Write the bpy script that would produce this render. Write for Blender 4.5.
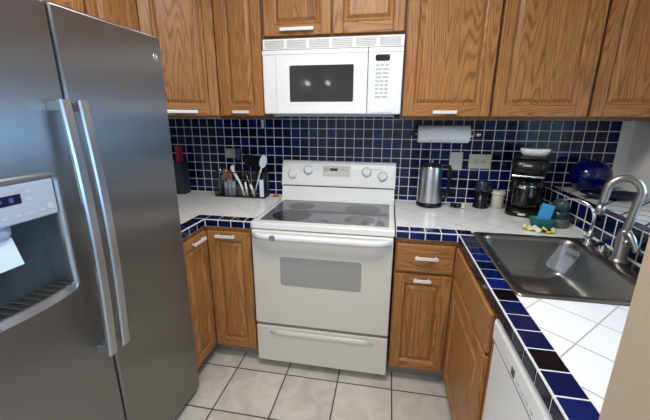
import bpy, bmesh, math, random
from mathutils import Vector, Matrix
random.seed(7)
R = math.radians
sc = bpy.context.scene
for o in list(bpy.data.objects): bpy.data.objects.remove(o)

# ------------------------------------------------------------------ camera
cd = bpy.data.cameras.new('camera'); cam = bpy.data.objects.new('camera', cd); sc.collection.objects.link(cam)
yaw, pitch, roll = 0.1823, 0.2709, 0.0034
fw = Vector((-math.sin(yaw)*math.cos(pitch), math.cos(yaw)*math.cos(pitch), -math.sin(pitch)))
r0 = Vector((math.cos(yaw), math.sin(yaw), 0)); u0 = r0.cross(fw)
rr = r0*math.cos(roll)+u0*math.sin(roll); uu = -r0*math.sin(roll)+u0*math.cos(roll)
m = Matrix((rr, uu, -fw)).transposed().to_4x4(); m.translation = (0.3263, -2.2968, 1.464)
cam.matrix_world = m
cd.sensor_fit = 'HORIZONTAL'; cd.sensor_width = 36; cd.lens = 337.34/650*36; cd.clip_start = 0.02
sc.camera = cam

# ------------------------------------------------------------------ world, lights, exposure
sc.view_settings.view_transform = 'Standard'; sc.view_settings.look = 'None'
sc.view_settings.gamma = 1; sc.view_settings.use_curve_mapping = False
sc.view_settings.exposure = 0.0
w = bpy.data.worlds.new('world'); sc.world = w; w.use_nodes = True
bgn = w.node_tree.nodes['Background']; bgn.inputs[0].default_value = (0.32, 0.61, 1, 1); bgn.inputs[1].default_value = 11.5
def area(name, loc, rot, sx, sy, power, col, portal=False):
    l = bpy.data.lights.new(name, 'AREA'); l.shape = 'RECTANGLE'; l.size = sx; l.size_y = sy
    l.energy = power; l.color = col; l.cycles.is_portal = portal
    o = bpy.data.objects.new(name, l); o.location = loc; o.rotation_euler = rot; sc.collection.objects.link(o); return o
area('kitchen_ceiling_light', (0.12, -1.35, 2.40), (0, 0, 0), 0.5, 0.5, 26, (1, 0.955, 0.89))
area('room_ceiling_light', (0.1, -3.5, 2.40), (0, 0, 0), 1.6, 1.0, 34, (1, 0.955, 0.89))
area('added_kitchen_window_portal', (1.74, -1.30, 1.35), (0, R(90), 0), 0.44, 0.98, 1, (1, 1, 1), True)  # sky portal of the added window above the ledge
area('added_room_window_portal', (2.61, -3.4, 1.20), (0, R(90), 0), 1.3, 2.0, 1, (1, 1, 1), True)  # sky portal of the added window in the far right wall

# ------------------------------------------------------------------ helpers
COL = sc.collection
def tag(o, label=None, cat=None, group=None, kind=None):
    if label: o['label'] = label
    if cat: o['category'] = cat
    if group: o['group'] = group
    if kind: o['kind'] = kind
    return o
def thing(name, loc, label, cat, rz=0, group=None):
    o = bpy.data.objects.new(name, None); COL.objects.link(o); o.location = loc; o.rotation_euler = (0, 0, rz)
    o.empty_display_size = .05
    return tag(o, label, cat, group)
class MB:
    def __init__(s): s.bm = bmesh.new()
    def _mi(s, geomf, mi):
        for f in geomf: f.material_index = mi
    def box(s, x0, x1, y0, y1, z0, z1, b=0.0, mi=0, seg=2, M=None):
        t = bmesh.new(); bmesh.ops.create_cube(t, size=1)
        for v in t.verts:
            v.co = Vector(((x0+x1)/2+v.co.x*(x1-x0), (y0+y1)/2+v.co.y*(y1-y0), (z0+z1)/2+v.co.z*(z1-z0)))
        if b > 0: bmesh.ops.bevel(t, geom=list(t.edges), offset=b, segments=seg, profile=.5, affect='EDGES')
        return s.merge(t, mi, M)
    def merge(s, t, mi=None, M=None, smooth=None):
        if M is not None: bmesh.ops.transform(t, matrix=M, verts=t.verts)
        mp = {}
        for v in t.verts: mp[v] = s.bm.verts.new(v.co)
        for f in t.faces:
            try:
                g = s.bm.faces.new([mp[v] for v in f.verts]); g.material_index = f.material_index if mi is None else mi
                g.smooth = f.smooth if smooth is None else smooth
            except ValueError: pass
        t.free(); return s
    def quad(s, pts, mi=0, smooth=False):
        f = s.bm.faces.new([s.bm.verts.new(p) for p in pts]); f.material_index = mi; f.smooth = smooth; return s
    def loft(s, loops, mi=0, cap0=True, cap1=True, smooth=True, closed=True):
        vs = [[s.bm.verts.new(p) for p in L] for L in loops]; n = len(vs[0])
        for a, b in zip(vs, vs[1:]):
            for i in range(n if closed else n-1):
                j = (i+1) % n
                f = s.bm.faces.new((a[i], a[j], b[j], b[i])); f.material_index = mi; f.smooth = smooth
        if cap0: f = s.bm.faces.new(vs[0][::-1]); f.material_index = mi
        if cap1: f = s.bm.faces.new(vs[-1]); f.material_index = mi
        return s
    def lathe(s, prof, c=(0, 0, 0), n=28, mi=0, axis='z', cap0=True, cap1=True, M=None, smooth=True):
        loops = []
        for r, h in prof:
            L = []
            for i in range(n):
                a = 2*math.pi*i/n; p = Vector((r*math.cos(a), r*math.sin(a), h))
                if axis == 'x': p = Vector((p.z, p.x, p.y))
                if axis == 'y': p = Vector((p.x, -p.z, p.y))   # profile height runs toward -y
                if M is not None: p = M @ p
                L.append(p+Vector(c))
            loops.append(L)
        return s.loft(loops, mi, cap0, cap1, smooth)
    def tube(s, pts, r, n=12, mi=0, flat=None):
        pts = [Vector(p) for p in pts]; rs = r if isinstance(r, (list, tuple)) else [r]*len(pts)
        loops = []; ref = None
        for i, p in enumerate(pts):
            a = pts[max(0, i-1)]; b = pts[min(len(pts)-1, i+1)]; d = (b-a).normalized()
            if ref is None:
                ref = d.orthogonal().normalized() if flat is None else Vector(flat)
            ref = (ref-d*ref.dot(d)).normalized(); q = d.cross(ref)
            loops.append([p+ref*math.cos(2*math.pi*k/n)*rs[i]+q*math.sin(2*math.pi*k/n)*rs[i]*(1 if flat is None else .35) for k in range(n)])
        return s.loft(loops, mi)
    def build(s, name, mats, parent=None, root=None, loc=None, local=False, smooth_angle=None):
        """vertices are in world space unless local; they are shifted so that they sit right under the root"""
        r = root if root is not None else parent
        while r is not None and r.parent is not None: r = r.parent
        sh = Vector((0, 0, 0))
        if not local:
            if r is not None: sh = Vector(r.location)
            elif loc is not None: sh = Vector(loc)
        if sh.length: bmesh.ops.translate(s.bm, vec=-sh, verts=s.bm.verts)
        bmesh.ops.recalc_face_normals(s.bm, faces=s.bm.faces)
        me = bpy.data.meshes.new(name); s.bm.to_mesh(me); s.bm.free()
        for mm in (mats if isinstance(mats, (list, tuple)) else [mats]): me.materials.append(mm)
        o = bpy.data.objects.new(name, me); COL.objects.link(o)
        if parent is not None: o.parent = parent
        elif loc is not None: o.location = loc
        return o
def cr(pts, n=8):
    """Catmull-Rom through points"""
    P = [Vector(p) for p in pts]; P = [P[0]*2-P[1]]+P+[P[-1]*2-P[-2]]; out = []
    for i in range(1, len(P)-2):
        for k in range(n):
            t = k/n; a, b, c, d = P[i-1:i+3]
            out.append(.5*((2*b)+(c-a)*t+(2*a-5*b+4*c-d)*t*t+(-a+3*b-3*c+d)*t**3))
    out.append(P[-2]); return out
def rrect(x0, x1, y0, y1, r, z, n=5):
    L = []
    for cx, cy, a0 in ((x1-r, y1-r, 0), (x0+r, y1-r, 90), (x0+r, y0+r, 180), (x1-r, y0+r, 270)):
        for k in range(n+1):
            a = R(a0+90*k/n); L.append(Vector((cx+r*math.cos(a), cy+r*math.sin(a), z)))
    return L

# ------------------------------------------------------------------ materials
def mat(name, col, rough=.5, metal=0, **kw):
    m = bpy.data.materials.new(name); m.use_nodes = True; b = m.node_tree.nodes['Principled BSDF']
    b.inputs['Base Color'].default_value = (*col, 1); b.inputs['Roughness'].default_value = rough; b.inputs['Metallic'].default_value = metal
    for k, v in kw.items(): b.inputs[k.replace('_', ' ')].default_value = v
    return m
def nd(m, t, **kw):
    n = m.node_tree.nodes.new(t)
    for k, v in kw.items(): setattr(n, k, v)
    return n
def lk(m, a, b): m.node_tree.links.new(a, b)
def mth(m, op, a, b=None, c=None):
    n = nd(m, 'ShaderNodeMath', operation=op)
    for i, v in enumerate((a, b, c)):
        if v is None: continue
        if isinstance(v, (int, float)): n.inputs[i].default_value = v
        else: lk(m, v, n.inputs[i])
    return n.outputs[0]
def ramp(m, f, stops):
    n = nd(m, 'ShaderNodeValToRGB'); e = n.color_ramp.elements
    while len(e) < len(stops): e.new(.5)
    for el, (p, c) in zip(e, stops): el.position = p; el.color = (*c, 1)
    lk(m, f, n.inputs[0]); return n.outputs[0]
def mix(m, f, a, b):
    n = nd(m, 'ShaderNodeMix', data_type='RGBA')
    if isinstance(f, (int, float)): n.inputs[0].default_value = f
    else: lk(m, f, n.inputs[0])
    for i, v in ((6, a), (7, b)):
        if isinstance(v, tuple): n.inputs[i].default_value = (*v, 1)
        else: lk(m, v, n.inputs[i])
    return n.outputs[2]
def bump(m, h, strength, dist=.002):
    n = nd(m, 'ShaderNodeBump'); n.inputs['Strength'].default_value = strength; n.inputs['Distance'].default_value = dist
    lk(m, h, n.inputs['Height']); lk(m, n.outputs[0], m.node_tree.nodes['Principled BSDF'].inputs['Normal'])

def oak(name, horiz=False, tone=1.0):
    m = mat(name, (.5, .3, .15), .42); b = m.node_tree.nodes['Principled BSDF']
    tc = nd(m, 'ShaderNodeTexCoord'); oi = nd(m, 'ShaderNodeObjectInfo')
    mp = nd(m, 'ShaderNodeMapping'); mp.inputs['Scale'].default_value = (.09, 1, 1) if horiz else (1, 1, .09)
    off = nd(m, 'ShaderNodeVectorMath', operation='SCALE'); off.inputs[3].default_value = 9
    cx = nd(m, 'ShaderNodeCombineXYZ'); lk(m, oi.outputs['Random'], cx.inputs[0]); lk(m, oi.outputs['Random'], cx.inputs[2]); lk(m, cx.outputs[0], off.inputs[0])
    add = nd(m, 'ShaderNodeVectorMath', operation='ADD'); lk(m, tc.outputs['Object'], add.inputs[0]); lk(m, off.outputs[0], add.inputs[1])
    lk(m, add.outputs[0], mp.inputs[0])
    n1 = nd(m, 'ShaderNodeTexNoise'); n1.inputs['Scale'].default_value = 7.0; n1.inputs['Detail'].default_value = 1.2; lk(m, mp.outputs[0], n1.inputs['Vector'])
    n2 = nd(m, 'ShaderNodeTexNoise'); n2.inputs['Scale'].default_value = 130; n2.inputs['Detail'].default_value = 2; lk(m, mp.outputs[0], n2.inputs['Vector'])
    n3 = nd(m, 'ShaderNodeTexNoise'); n3.inputs['Scale'].default_value = 3; n3.inputs['Detail'].default_value = 0; lk(m, add.outputs[0], n3.inputs['Vector'])
    rings = mth(m, 'ADD', mth(m, 'MULTIPLY', mth(m, 'SINE', mth(m, 'MULTIPLY', n1.outputs[0], 210)), .5), .5)
    rings = mth(m, 'POWER', rings, 2.2)
    f = mth(m, 'ADD', mth(m, 'MULTIPLY', rings, .34), mth(m, 'MULTIPLY', n2.outputs[0], .76))
    T = tone
    c = ramp(m, f, [(.2, (.43*T, .205*T, .067*T)), (.5, (.32*T, .137*T, .040*T)), (.85, (.14*T, .052*T, .015*T))])
    c2 = mix(m, mth(m, 'MULTIPLY', n3.outputs[0], .35), c, (.40*T, .19*T, .062*T))
    lk(m, c2, b.inputs['Base Color'])
    b.inputs['Coat Weight'].default_value = .08; b.inputs['Coat Roughness'].default_value = .25; b.inputs['Specular IOR Level'].default_value = .3
    bump(m, f, .12, .001); return m
def gridtile(name, px, py, ox, oy, rot, gap, tilecol, groutcol, rough=.25, var=.05, cloud=0, bumpd=.001, axes=(0, 1)):
    m = mat(name, tilecol, rough); b = m.node_tree.nodes['Principled BSDF']
    g = nd(m, 'ShaderNodeNewGeometry'); sp = nd(m, 'ShaderNodeSeparateXYZ'); lk(m, g.outputs['Position'], sp.inputs[0])
    X, Y = sp.outputs[axes[0]], sp.outputs[axes[1]]
    if rot:
        s = .70710678
        U = mth(m, 'MULTIPLY', mth(m, 'ADD', X, Y), s); V = mth(m, 'MULTIPLY', mth(m, 'SUBTRACT', X, Y), s)
    else: U, V = X, Y
    U = mth(m, 'DIVIDE', mth(m, 'SUBTRACT', U, ox), px); V = mth(m, 'DIVIDE', mth(m, 'SUBTRACT', V, oy), py)
    fu, fv = mth(m, 'FRACT', U), mth(m, 'FRACT', V)
    eu = mth(m, 'MULTIPLY', mth(m, 'MINIMUM', fu, mth(m, 'SUBTRACT', 1, fu)), px); ev = mth(m, 'MULTIPLY', mth(m, 'MINIMUM', fv, mth(m, 'SUBTRACT', 1, fv)), py)
    e = mth(m, 'MINIMUM', eu, ev)
    mk = nd(m, 'ShaderNodeMapRange'); mk.inputs[1].default_value = gap*.35; mk.inputs[2].default_value = gap*.65; lk(m, e, mk.inputs[0])
    cxy = nd(m, 'ShaderNodeCombineXYZ'); lk(m, mth(m, 'FLOOR', U), cxy.inputs[0]); lk(m, mth(m, 'FLOOR', V), cxy.inputs[1])
    wn = nd(m, 'ShaderNodeTexWhiteNoise'); lk(m, cxy.outputs[0], wn.inputs['Vector'])
    dark = tuple(c*(1-var*2) for c in tilecol)
    col = mix(m, wn.outputs['Value'], tilecol, dark)
    if cloud:
        n = nd(m, 'ShaderNodeTexNoise'); n.inputs['Scale'].default_value = 7; n.inputs['Detail'].default_value = 7; n.inputs['Distortion'].default_value = 1.2
        va = nd(m, 'ShaderNodeVectorMath', operation='MULTIPLY_ADD'); lk(m, wn.outputs['Color'], va.inputs[0]); va.inputs[1].default_value = (7, 7, 7); lk(m, g.outputs['Position'], va.inputs[2])
        lk(m, va.outputs[0], n.inputs['Vector'])
        col = mix(m, ramp(m, n.outputs[0], [(.38, (0, 0, 0)), (.66, (cloud,)*3)]), col, tuple(c*.52 for c in tilecol))
    lk(m, mix(m, mk.outputs[0], groutcol, col), b.inputs['Base Color'])
    lk(m, mix(m, mk.outputs[0], (.8, .8, .8), (rough,)*3), b.inputs['Roughness'])
    bump(m, mk.outputs[0], .6, bumpd); return m
def steel(name, col, rough, aniso=0.0, axis='Z', streak=.0):
    m = mat(name, col, rough, 1.0); b = m.node_tree.nodes['Principled BSDF']
    b.inputs['Anisotropic'].default_value = aniso
    if aniso:
        t = nd(m, 'ShaderNodeTangent', direction_type='RADIAL', axis=axis); lk(m, t.outputs[0], b.inputs['Tangent'])
    if streak:
        tc = nd(m, 'ShaderNodeTexCoord'); mp = nd(m, 'ShaderNodeMapping'); mp.inputs['Scale'].default_value = (2, 2, 260)
        lk(m, tc.outputs['Object'], mp.inputs[0]); n = nd(m, 'ShaderNodeTexNoise'); n.inputs['Scale'].default_value = 1.5; n.inputs['Detail'].default_value = 3
        lk(m, mp.outputs[0], n.inputs['Vector']); lk(m, mth(m, 'ADD', mth(m, 'MULTIPLY', n.outputs[0], streak), rough-streak/2), b.inputs['Roughness'])
    return m
OAK = oak('oak_vertical'); OAKH = oak('oak_horizontal', True); OAKD = mat('oak_shadow_gap', (.10, .045, .018), .7)
OAKC = oak('oak_shaded_carcass', False, .5)  # darker oak copy: shade in the gaps between doors put into the colour
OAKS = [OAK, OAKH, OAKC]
WALL = mat('wall_paint', (.84, .83, .81), .8); BEIGE = mat('beige_paint', (.42, .325, .225), .85); CEIL = mat('ceiling_paint', (.8, .79, .77), .9)
nb = nd(BEIGE, 'ShaderNodeTexNoise'); nb.inputs['Scale'].default_value = 60; bump(BEIGE, nb.outputs[0], .25, .003)
FLOOR = gridtile('floor_tile', .3045, .3045, .4142, -.7134, False, .0075, (.58, .55, .505), (.05, .042, .038), .3, .04, .45)
CTR_R = gridtile('white_counter_tile_right', .1524, .1524, -.429*.7071, 2.28*.7071, True, .0042, (.86, .86, .85), (.42, .38, .36), .16, .03)
CTR_L = gridtile('white_counter_tile_left', .1524, .1524, -1.173*.7071, -.27*.7071, True, .0042, (.86, .86, .85), (.45, .42, .40), .16, .03)
LEDGE = gridtile('ledge_top_tile', .1076, .1076, .03, .02, True, .011, (.74, .74, .74), (.03, .03, .04), .18, .05)
GROUT = mat('pale_grout', (.72, .72, .73), .85)
def tilem(n, c): return mat(n, c, .10, 0, Specular_IOR_Level=.3)
BT = [GROUT, tilem('navy_tile', (.002, .007, .052)), tilem('dark_navy_tile', (.002, .004, .026)), tilem('royal_blue_tile', (.003, .012, .095)), tilem('black_tile', (.003, .003, .006))]
WHITE = mat('white_enamel', (.78, .78, .77), .22, 0, Coat_Weight=.4, Coat_Roughness=.08)
CREAM = mat('shaded_ivory_enamel', (.62, .585, .525), .28, 0, Coat_Weight=.4, Coat_Roughness=.1)  # lower range parts; their dimmer light than the top is put into the colour
WPLAS = mat('white_plastic', (.78, .78, .77), .38); GPLAS = mat('grey_plastic', (.42, .44, .46), .4); LGPLAS = mat('light_grey_plastic', (.33, .36, .41), .35)
MARK = mat('pale_print', (.45, .47, .5), .5); BTN = mat('button_grey', (.42, .44, .46), .45)
BLACK = mat('black_plastic', (.007, .007, .008), .25, 0, Specular_IOR_Level=.35); BLACKM = mat('black_matte', (.012, .012, .012), .7); GLASSB = mat('black_glass', (.022, .018, .016), .04)
COOKG = mat('cooktop_glass', (.12, .128, .145), .09); BURN = mat('burner_print', (.014, .014, .016), .2); BURN2 = mat('burner_ring', (.11, .11, .12), .2)
OVENG = mat('oven_window_glass', (.31, .30, .285), .09)
SS = steel('brushed_stainless', (.275, .26, .25), .34, .95, 'Z', .0)
SSB = steel('bar_stainless', (.50, .50, .51), .34, .5, 'Z')
SINK = steel('sink_stainless', (.30, .29, .275), .27, 0)
NICK = steel('brushed_nickel', (.36, .34, .31), .33); CHROME = steel('chrome', (.75, .75, .76), .07); PULL = mat('satin_aluminium', (.80, .79, .78), .35, .2)
STEELK = steel('kettle_steel', (.58, .58, .58), .3)
PAPER = mat('paper_towel_white', (.84, .84, .85), .9); BEIGEP = mat('ivory_plate', (.60, .58, .52), .4)
COBALT = mat('cobalt_glass', (.002, .004, .10), .05, 0, Transmission_Weight=.35, IOR=1.45)
COBALTD = mat('dark_cobalt_glass', (.002, .004, .03), .05)
CLEARP = mat('clear_plastic', (.92, .95, .97), .06, 0, Transmission_Weight=.93, IOR=1.25)
CLOUDP = mat('cloudy_plastic', (.80, .86, .93), .12, 0, Transmission_Weight=.8, IOR=1.15)
TEALG = mat('teal_glass', (.10, .50, .45), .07, 0, Transmission_Weight=.8, IOR=1.2); TEALD = mat('dark_teal_liquid', (.003, .05, .06), .1)
SPONGE = mat('blue_sponge', (.06, .34, .66), .95); DISP = mat('dark_display', (.005, .006, .03), .15); TERRA = mat('terracotta', (.32, .11, .04), .7)
sn = nd(SPONGE, 'ShaderNodeTexNoise'); sn.inputs['Scale'].default_value = 220; bump(SPONGE, sn.outputs[0], .7, .003)
WIRE = mat('dark_wire', (.03, .03, .032), .4, .6); YEL = mat('lemon_yellow', (.80, .72, .12), .8); CLOTHW = mat('cloth_white', (.74, .76, .66), .9); RED = mat('dark_red', (.35, .02, .05), .4)
SLATE = mat('dark_slate_card', (.012, .022, .035), .45); ORANGE = mat('orange_wood', (.45, .13, .04), .5)
LBLUE = mat('pale_blue_plastic', (.62, .72, .82), .3); CAULK = mat('white_caulk', (.78, .78, .76), .5); KICK = mat('kick_vinyl', (.22, .20, .18), .6)

# tiles laid one by one on a surface: origin o, directions u and v, normal n
def tiles(mb, o, u, v, n, us, vs, gap=.0045, th=.005, pick=(1,)*6+(2,)*5+(3,)*3, ch=.0009):
    o, u, v, n = map(Vector, (o, u, v, n))
    for a0, a1 in zip(us, us[1:]):
        for b0, b1 in zip(vs, vs[1:]):
            g = gap/2
            A, B, C_, D = a0+g, a1-g, b0+g, b1-g
            if B-A < .004 or D-C_ < .004: continue
            mi = pick(a0) if callable(pick) else random.choice(pick)
            lo = [mb.bm.verts.new(o+u*x+v*y) for x, y in ((A, C_), (B, C_), (B, D), (A, D))]
            mid = [mb.bm.verts.new(o+u*x+v*y+n*(th-ch)) for x, y in ((A, C_), (B, C_), (B, D), (A, D))]
            hi = [mb.bm.verts.new(o+u*x+v*y+n*th) for x, y in ((A+ch, C_+ch), (B-ch, C_+ch), (B-ch, D-ch), (A+ch, D-ch))]
            for p, q in ((lo, mid), (mid, hi)):
                for i in range(4):
                    j = (i+1) % 4; f = mb.bm.faces.new((p[i], p[j], q[j], q[i])); f.material_index = mi
            f = mb.bm.faces.new(hi); f.material_index = mi
def steps(a, b, pitch, at):
    """grid positions between a and b with a line through 'at'"""
    k = math.ceil((a-at)/pitch+1e-6); L = [a]
    while at+k*pitch < b-1e-6: L.append(at+k*pitch); k += 1
    return L+[b]

# ------------------------------------------------------------------ setting
def struct(name, mb, mats): o = mb.build(name, mats); o['kind'] = 'structure'; return o
struct('floor', MB().box(-1.45, 2.7, -5.1, .12, -.1, 0), FLOOR)
struct('ceiling', MB().box(-1.45, 2.7, -5.1, .12, 2.44, 2.54), CEIL)
wb = struct('wall_back', MB().box(-1.45, 2.7, .012, .12, 0, 2.44), WALL)
struct('wall_left', MB().box(-1.45, -1.285, -5.0, .012, 0, 2.44), WALL)
struct('wall_front', MB().box(-1.45, 2.7, -5.1, -5.0, 0, 2.44), WALL)
struct('wall_near', MB().box(.603, 2.6, -2.02, -1.90, 0, 2.44, .004), BEIGE)
# right wall, opened over the tiled ledge for an added daylight window
wr = MB(); wr.box(1.727, 1.83, -1.9, -1.80, 0, 2.44); wr.box(1.727, 1.83, -.80, .012, 0, 2.44); wr.box(1.727, 1.83, -1.80, -.80, 0, 1.12); wr.box(1.727, 1.83, -1.80, -.80, 1.58, 2.44)
struct('wall_right', wr, WALL)
fr = MB(); fr.box(2.6, 2.7, -2.4, -2.02, 0, 2.44); fr.box(2.6, 2.7, -5.0, -4.4, 0, 2.44); fr.box(2.6, 2.7, -4.4, -2.4, 1.85, 2.44); fr.box(2.6, 2.7, -4.4, -2.4, 0, .55)
struct('wall_far_right', fr, WALL)
wf = MB()
for a in ((2.63, 2.67, -4.4, -4.34, .55, 1.85), (2.63, 2.67, -2.46, -2.4, .55, 1.85), (2.63, 2.67, -4.34, -2.46, .55, .61), (2.63, 2.67, -4.34, -2.46, 1.79, 1.85), (2.63, 2.67, -3.43, -3.37, .61, 1.79)): wf.box(*a, b=.003)
wo = struct('added_window_1', wf, WPLAS)  # added, unseen window: daylight for the blue band on the refrigerator
wf = MB()
for a in ((1.76, 1.80, -1.80, -1.77, 1.12, 1.58), (1.76, 1.80, -.83, -.80, 1.12, 1.58), (1.76, 1.80, -1.77, -.83, 1.12, 1.15), (1.76, 1.80, -1.77, -.83, 1.55, 1.58)): wf.box(*a, b=.003)
wo2 = struct('added_window_2', wf, WPLAS)  # added out of view too, so the refrigerator doors reflect blue sky
PANE = bpy.data.materials.new('added_window_pane'); PANE.use_nodes = True; nt = PANE.node_tree; nt.nodes.remove(nt.nodes['Principled BSDF'])  # glass of the two added windows
tr = nt.nodes.new('ShaderNodeBsdfTransparent'); gl = nt.nodes.new('ShaderNodeBsdfGlossy'); gl.inputs['Roughness'].default_value = .02; mx = nt.nodes.new('ShaderNodeMixShader'); mx.inputs[0].default_value = .06
nt.links.new(tr.outputs[0], mx.inputs[1]); nt.links.new(gl.outputs[0], mx.inputs[2]); nt.links.new(mx.outputs[0], nt.nodes['Material Output'].inputs[0])
MB().box(1.778, 1.782, -1.775, -.825, 1.145, 1.555).build('glass_pane', PANE, wo2)
for a, b in ((-4.345, -3.425), (-3.375, -2.455)): MB().box(2.648, 2.652, a, b, .605, 1.795).build('glass_pane', PANE, wo)
MB_ = MB()
MB_.box(-1.285, 1.6545, -.0032, .012, .86, 1.51, mi=0)
tiles(MB_, (0, 0, 0), (1, 0, 0), (0, 0, 1), (0, -1, 0), steps(-1.285, 1.653, .0621, 1.653), steps(.915, 1.51, .0621, 1.3215), .0050)
o = MB_.build('backsplash', BT, wb)

# tiled ledge along the right wall
t = thing('tiled_ledge', (1.5, -.95, 0), 'raised tiled ledge behind the sink with navy edge tiles', 'ledge')
MB().box(1.307, 1.725, -1.898, -.001, 0, 1.038).build('ledge_wall', WALL, t)
MB().box(1.352, 1.725, -1.898, -.001, 1.038, 1.0485).build('ledge_top', LEDGE, t)
e = MB(); e.box(1.3025, 1.352, -1.898, -.004, 1.0, 1.0455, mi=0); e.box(1.3025, 1.309, -1.9, 0, .912, 1.0, mi=0)
ys = steps(0, 1.9, .0765, .033)
tiles(e, (1.3045, 0, 0), (0, -1, 0), (0, 0, 1), (-1, 0, 0), ys, [.917, .968, 1.045], .007, .0025)
tiles(e, (1.300, 0, 1.0455), (0, -1, 0), (1, 0, 0), (0, 0, 1), ys, [.002, .054], .007, .003)
e.build('edge_tiles', BT, t)
MB().box(1.291, 1.3005, -1.9, -.62, .9125, .921, .003).build('caulk_bead', CAULK, t)

# ------------------------------------------------------------------ countertops
def edge_strip(e, p0, p1, n, zt=.912, h=.044, wid=.0745, first=.0):
    pass
def counter_right():
    t = thing('countertop', (.99, -.9, .868), 'white tiled worktop with navy edging around the steel sink', 'countertop')
    b = MB()
    z0, z1 = .872, .912
    b.box(.388, 1.302, -.576, -.001, z0, z1)                       # back field
    b.box(.758, .790, -1.895, -.576, z0, z1); b.box(1.262, 1.302, -1.895, -.576, z0, z1)
    b.box(.790, 1.262, -1.895, -1.212, z0, z1); b.box(.790, 1.262, -.645, -.576, z0, z1)
    b.build('tile_field', CTR_R, t)
    e = MB()
    e.box(.388, .758, -.648, -.576, .869, .910, mi=0); e.box(.687, .758, -1.895, -.648, .869, .910, mi=0)
    pk = (1, 1, 1, 3, 3, 2, 4)
    xs = steps(.388, .684, .0765, .684-.0765*4+.0)
    tiles(e, (0, -.576, .910), (1, 0, 0), (0, -1, 0), (0, 0, 1), steps(.388, .758, .0765, .684), [.002, .069], .006, .0022, pk)
    tiles(e, (0, -.648, 0), (1, 0, 0), (0, 0, 1), (0, -1, 0), xs, [.868, .908], .0055, .0022, pk)
    yv = steps(.6505, 1.895, .0765, 1.423)
    seq = lambda a: 4 if (1.49 < a < 1.52 or 1.18 < a < 1.21) else (1, 1, 3, 1, 2)[int(a*1000) % 5]
    tiles(e, (.684, 0, .910), (0, -1, 0), (1, 0, 0), (0, 0, 1), yv, [.004, .074], .006, .0022, seq)
    tiles(e, (.687, 0, 0), (0, -1, 0), (0, 0, 1), (-1, 0, 0), yv, [.868, .908], .0055, .0022, (2, 2, 1))
    e.build('edge_tiles', BT, t)
counter_right()
def counter_left():
    t = thing('countertop', (-.9, -.4, .868), 'white tiled worktop with navy edging between fridge and range', 'countertop')
    b = MB(); z0, z1 = .872, .912
    b.box(-1.284, -.388, -.576, -.001, z0, z1); b.box(-1.284, -.733, -.912, -.576, z0, z1)
    b.build('tile_field', CTR_L, t)
    e = MB()
    e.box(-.733, -.388, -.648, -.576, .869, .910, mi=0); e.box(-.733, -.662, -.912, -.648, .869, .910, mi=0)
    pk = (1, 1, 2, 2, 4, 1)
    tiles(e, (0, -.576, .910), (1, 0, 0), (0, -1, 0), (0, 0, 1), steps(-.733, -.388, .0765, -.659), [.002, .069], .006, .0022, pk)
    tiles(e, (0, -.648, 0), (1, 0, 0), (0, 0, 1), (0, -1, 0), steps(-.659, -.388, .0765, -.659), [.868, .908], .0055, .0022, pk)
    yv = steps(.6505, .912, .0765, .6505)
    tiles(e, (-.659-.074, 0, .910), (0, -1, 0), (1, 0, 0), (0, 0, 1), yv, [.0, .069], .006, .0022, pk)
    tiles(e, (-.662, 0, 0), (0, -1, 0), (0, 0, 1), (1, 0, 0), yv, [.868, .908], .0055, .0022, pk)
    e.build('edge_tiles', BT, t)
counter_left()

# ------------------------------------------------------------------ cabinets (local frame: x width, y 0 = front of the carcass, z up)
def door_mesh(x0, x1, z0, z1, y=0, th=.019, st=.056, slab=False):
    """raised panel door in front of y; returns (frame MB, panel MB)"""
    f = MB(); yb, yf = y-.001, y-.001-th
    if slab:
        f.box(x0, x1, yf, yb, z0, z1, .006, 1, 3); return f, None
    f.box(x0, x0+st, yf, yb, z0, z1, .004, 0); f.box(x1-st, x1, yf, yb, z0, z1, .004, 0)
    f.box(x0+st-.001, x1-st+.001, yf+.0006, yb, z0, z0+st, .004, 1); f.box(x0+st-.001, x1-st+.001, yf+.0006, yb, z1-st, z1, .004, 1)
    p = MB(); a, b, c, d = x0+st, x1-st, z0+st, z1-st
    def ring(i, yy): return [Vector((a+i, yy, c+i)), Vector((b-i, yy, c+i)), Vector((b-i, yy, d-i)), Vector((a+i, yy, d-i))]
    p.loft([ring(0, yf+.003), ring(.004, yf+.009), ring(.011, yf+.012), ring(.014, yf+.012), ring(.030, yf+.002), ring(.032, yf+.0015)], 0, False, True, False)
    return f, p
def add_door(t, x0, x1, z0, z1, y=0, handle=None, slab=False, name='door', st=.056):
    f, p = door_mesh(x0, x1, z0, z1, y, slab=slab, st=st)
    d = f.build(name, OAKS, t, local=True)
    if p: p.build('raised_panel', OAKS, d, local=True)
    if handle:
        hx, hz, L = handle; h = MB(); yy = y-.020
        h.box(hx-L/2, hx+L/2, yy-.026, yy-.018, hz-.0085, hz+.0085, .002)
        for s in (-1, 1): h.box(hx+s*(L/2-.012)-.004, hx+s*(L/2-.012)+.004, yy-.019, yy, hz-.005, hz+.005)
        h.build('handle', PULL, d, local=True)
    return d
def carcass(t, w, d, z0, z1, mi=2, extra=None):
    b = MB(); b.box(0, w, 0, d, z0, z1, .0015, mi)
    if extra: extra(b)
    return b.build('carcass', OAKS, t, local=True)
ZT = 2.20
def upper(name_loc, rz, w, d, z0, doors, label):
    t = thing('wall_cabinet', name_loc, label, 'cabinet', rz, None)
    carcass(t, w, d, 0, ZT-z0)
    for x0, x1, h in doors: add_door(t, x0, x1, .018, ZT-z0-.02, handle=h)
    return t
ZU = 1.447
upper((-.674, -.331, ZU), 0, .292, .329, ZU, [(.006, .277, (.143, .040, .10))], 'narrow oak wall cabinet left of the microwave')
upper((-.382, -.331, 1.868), 0, .764, .329, 1.868, [(.005, .376, (.195, .045, .185)), (.388, .757, None)], 'low double door oak cabinet above the microwave')
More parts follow.
